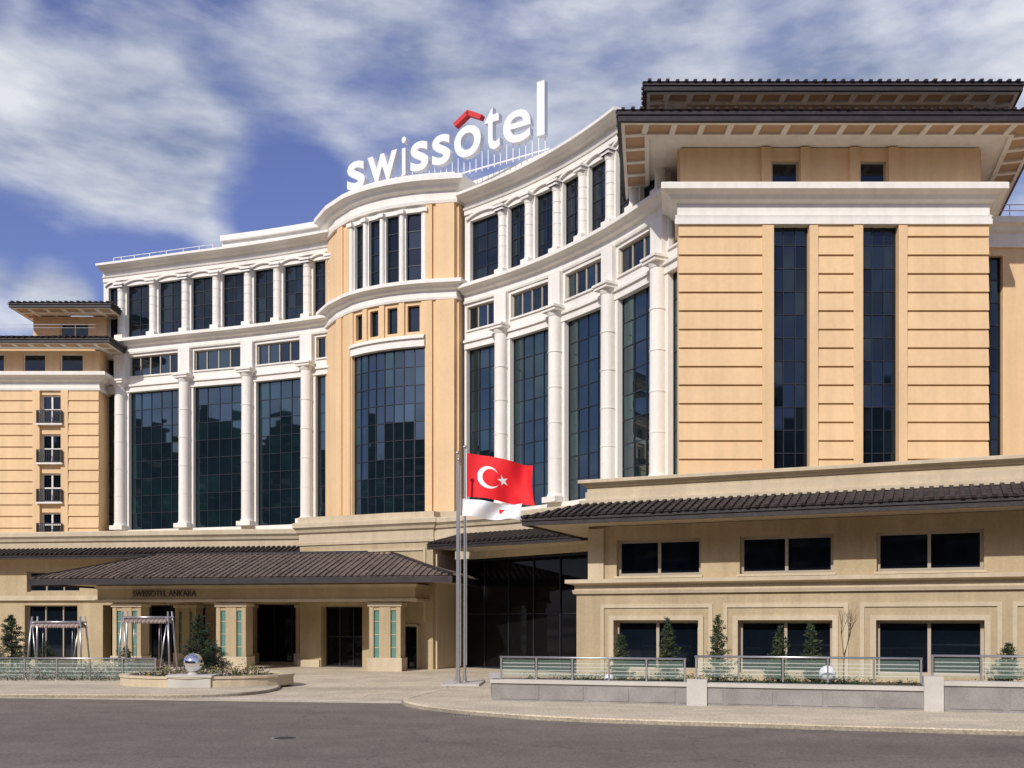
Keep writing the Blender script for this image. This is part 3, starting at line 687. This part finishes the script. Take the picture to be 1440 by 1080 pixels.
def flag(name,x0,y0,zt,W,Hh,droop,emb,base,nx=210,nz=140,ph=0,fold=1.):
    t=MB(name); pts=[]
    for j in range(nz+1):
        for i in range(nx+1):
            a=i/nx;b=j/nz
            X=x0+W*a*(1-.03*math.sin(b*3))+.10*b*a*W*.3; Y=y0-.35*a+fold*(.2*a**.5*math.sin(8.5*a+2.4*b+ph)+.08*a*math.sin(17*a-3*b))
            Zz=zt-Hh*b*(1-.06*a)-droop*a**1.1+.06*math.sin(6*a+ph)*a+.05*fold*a*math.sin(9*a+ph)*b
            pts.append((X,Y,Zz))
    i0=len(t.v); t.v+=pts; kb=t.mi(base); kw=t.mi(FWHT)
    for j in range(nz):
        for i in range(nx):
            px=(i+.5)/nx*1.5; py=(j+.5)/nz; k=kb
            if emb:
                if math.hypot(px-.5,py-.5)<.26 and math.hypot(px-.565,py-.5)>.205: k=kw
                elif instar(px,py,.83,.5,.13): k=kw
            elif .95<px<1.2 and .35<py<.5+.2*math.sin(px*9): k=t.mi(FRED)
            a=i0+j*(nx+1)+i; t.f.append((a,a+1,a+nx+2,a+nx+1)); t.m.append(k); t.s.append(True)
    t.finish()
flag('turkish_flag',-2.12,46.2,10.85,3.1,2.05,.62,True,FRED)
flag('white_flag',-2.3,45.3,8.6,2.75,.80,.35,False,FWHT,120,50,1.3,1.7)

# ------------------------------------------------------------------ buildings across the street (seen in the glass)
def apartment(x0,x1,y0,y1,h,side=False):
    b=MB('apartment_building'); b.box(x0,x1,y0,y1,-.1,h,CONC); b.box(x0-.4,x1+.4,y0-.4,y1+.4,h,h+.5,TILE)
    b.box(x0+3,x0+7,y1-6,y1-2,h+.5,h+3,CONC); b.tube((x1-3,y1-3,h),(x1-3,y1-3,h+4.5),.12,.05,FRD,5)
    n=int(((y1-y0) if side else (x1-x0))/3.2)
    for fl in range(int(h/3.1)):
        z=fl*3.1+1
        if side: b.box(x1,x1+.12,y0-.02,y1+.02,z-1.,z-.7,GRAN)
        else: b.box(x0-.02,x1+.02,y1,y1+.12,z-1.,z-.7,GRAN)
        for i in range(n):
            if side:
                y=y0+(i+.5)*(y1-y0)/n; b.box(x1+.01,x1+.06,y-.85,y+.85,z,z+1.5,INT)
                if i%3==1: b.box(x1+.13,x1+1.2,y-1.3,y+1.3,z-.95,z-.1,TRAV)
            else:
                x=x0+(i+.5)*(x1-x0)/n; b.box(x-.85,x+.85,y1+.01,y1+.06,z,z+1.5,INT)
                if i%3==1: b.box(x-1.3,x+1.3,y1+.13,y1+1.2,z-.95,z-.1,TRAV)
    b.finish()
for a in [(-245,-225,56),(-222,-205,46),(-203,-186,60),(-183,-166,48),(-163,-146,56),(-144,-127,44),(-124,-108,48),(-106,-92,38),(-90,-77,42),(-74,-61,34),(-59,-48,40),(-46,-33,34),(-31,-22,41),(-20,-8,33),(-6,3,38),(5,17,34),(20,30,40),(33,48,33),(52,70,36)]: apartment(a[0],a[1],-74,-54,a[2])
for a in [(-30,-14,30),(-11,4,36),(7,19,28),(22,36,34),(39,52,29)]: apartment(-118,-102,a[0],a[1],a[2],True)

# ------------------------------------------------------------------ sky, sun, camera
EL=math.radians(35); sd=Vector((-.50,-.86,0)).normalized()*math.cos(EL)+Vector((0,0,math.sin(EL)))
w=bpy.data.worlds.new('World'); bpy.context.scene.world=w; w.use_nodes=True; nt=w.node_tree; N=nt.nodes; Lk=nt.links
bg=N['Background']; bg.inputs['Strength'].default_value=.1
sk=N.new('ShaderNodeTexSky'); sk.sky_type='NISHITA'; sk.sun_disc=False; sk.sun_elevation=EL; sk.sun_rotation=math.atan2(sd.x,sd.y)
tc=N.new('ShaderNodeTexCoord')
def M(op,a,b=None,clamp=False):
    n=N.new('ShaderNodeMath'); n.operation=op; n.use_clamp=clamp
    for i,x in enumerate((a,b)):
        if x is None: continue
        if isinstance(x,(int,float)): n.inputs[i].default_value=x
        else: Lk.new(x,n.inputs[i])
    return n.outputs[0]
def noise(sc,scale,det,dist,loc=(0,0,0),rot=(0,0,0),ro=.55):
    mp=N.new('ShaderNodeMapping'); mp.inputs['Scale'].default_value=sc; mp.inputs['Location'].default_value=loc; mp.inputs['Rotation'].default_value=rot; Lk.new(tc.outputs['Generated'],mp.inputs[0])
    n=N.new('ShaderNodeTexNoise'); n.inputs['Scale'].default_value=scale; n.inputs['Detail'].default_value=det; n.inputs['Distortion'].default_value=dist; n.inputs['Roughness'].default_value=ro
    Lk.new(mp.outputs[0],n.inputs['Vector']); return n.outputs['Fac']
base=noise((1.,1.,2.6),4.2,12,.1,(3.1,1.2,.4),(0,.2,0),.58)
dens=M('MULTIPLY',base,1.9)
BANKS=[(-23.5,24.5,7,.50),(-18.5,23,5,.25),(-26,26,5,.15),(-16,27,6,.22),(-24.5,16.6,2.6,.45),(-27,17,3,.3),(-9,30.5,7,.32),(2,31,8,.28),(15,29.8,8,.40),(24,29,8,.40),(0,27,6,.12),(-6,24,5,.05),(-13.3,22.8,4.5,-.55),(-20.6,19.0,4,-.5),(-26,19.6,3.5,-.45),(-24,28.2,2.6,-.3),(-12,19.,4,-.3),(150,30,45,.15),(210,22,40,.12)]
for az,el,rad,wt in BANKS:
    a=math.radians(az);e=math.radians(el); c=(math.sin(a)*math.cos(e),math.cos(a)*math.cos(e),math.sin(e))
    nv=N.new('ShaderNodeVectorMath'); nv.operation='NORMALIZE'; Lk.new(tc.outputs['Generated'],nv.inputs[0])
    d=N.new('ShaderNodeVectorMath'); d.operation='DOT_PRODUCT'; Lk.new(nv.outputs[0],d.inputs[0]); d.inputs[1].default_value=c
    mr=N.new('ShaderNodeMapRange'); mr.interpolation_type='SMOOTHSTEP'; mr.inputs[1].default_value=math.cos(math.radians(rad)); mr.inputs[2].default_value=1.; mr.inputs[3].default_value=0; mr.inputs[4].default_value=wt
    Lk.new(d.outputs['Value'],mr.inputs[0]); dens=M('ADD',dens,mr.outputs[0])
mr=N.new('ShaderNodeMapRange'); mr.interpolation_type='SMOOTHSTEP'; mr.inputs[1].default_value=.72; mr.inputs[2].default_value=1.42; Lk.new(dens,mr.inputs[0])
fac=M('MULTIPLY',mr.outputs[0],.96)
sh=noise((1,1,3.0),4.2,10,.1,(7,2,1),(0,.2,0),.56)
cr=N.new('ShaderNodeValToRGB'); cr.color_ramp.elements[0].position=.37; cr.color_ramp.elements[0].color=(.27,.33,.50,1); cr.color_ramp.elements[1].position=.60; cr.color_ramp.elements[1].color=(.84,.87,.92,1); Lk.new(sh,cr.inputs[0])
cs_=N.new('ShaderNodeVectorMath'); cs_.operation='SCALE'; cs_.inputs['Scale'].default_value=9.3; Lk.new(cr.outputs[0],cs_.inputs[0])
ti=N.new('ShaderNodeVectorMath'); ti.operation='MULTIPLY'; ti.inputs[1].default_value=(.98,.90,1.32); Lk.new(sk.outputs[0],ti.inputs[0])
mx=N.new('ShaderNodeMixRGB'); Lk.new(fac,mx.inputs[0]); Lk.new(ti.outputs[0],mx.inputs[1]); Lk.new(cs_.outputs[0],mx.inputs[2])
Lk.new(mx.outputs[0],bg.inputs[0])
sl=bpy.data.lights.new('sun','SUN'); sl.energy=3.5; sl.angle=math.radians(.6); sl.color=(1,.95,.87)
so=bpy.data.objects.new('sun',sl); bpy.context.scene.collection.objects.link(so); so.rotation_euler=sd.to_track_quat('Z','Y').to_euler()
cam=bpy.data.cameras.new('camera'); cam.lens=34.58; cam.sensor_width=36; cam.shift_y=.2306; cam.clip_end=4000
c=bpy.data.objects.new('camera',cam); c.location=(0,0,3.0); c.rotation_euler=(math.pi/2,0,0); bpy.context.scene.collection.objects.link(c); bpy.context.scene.camera=c
sc=bpy.context.scene; sc.view_settings.view_transform='Standard'; sc.view_settings.look='None'; sc.view_settings.exposure=0
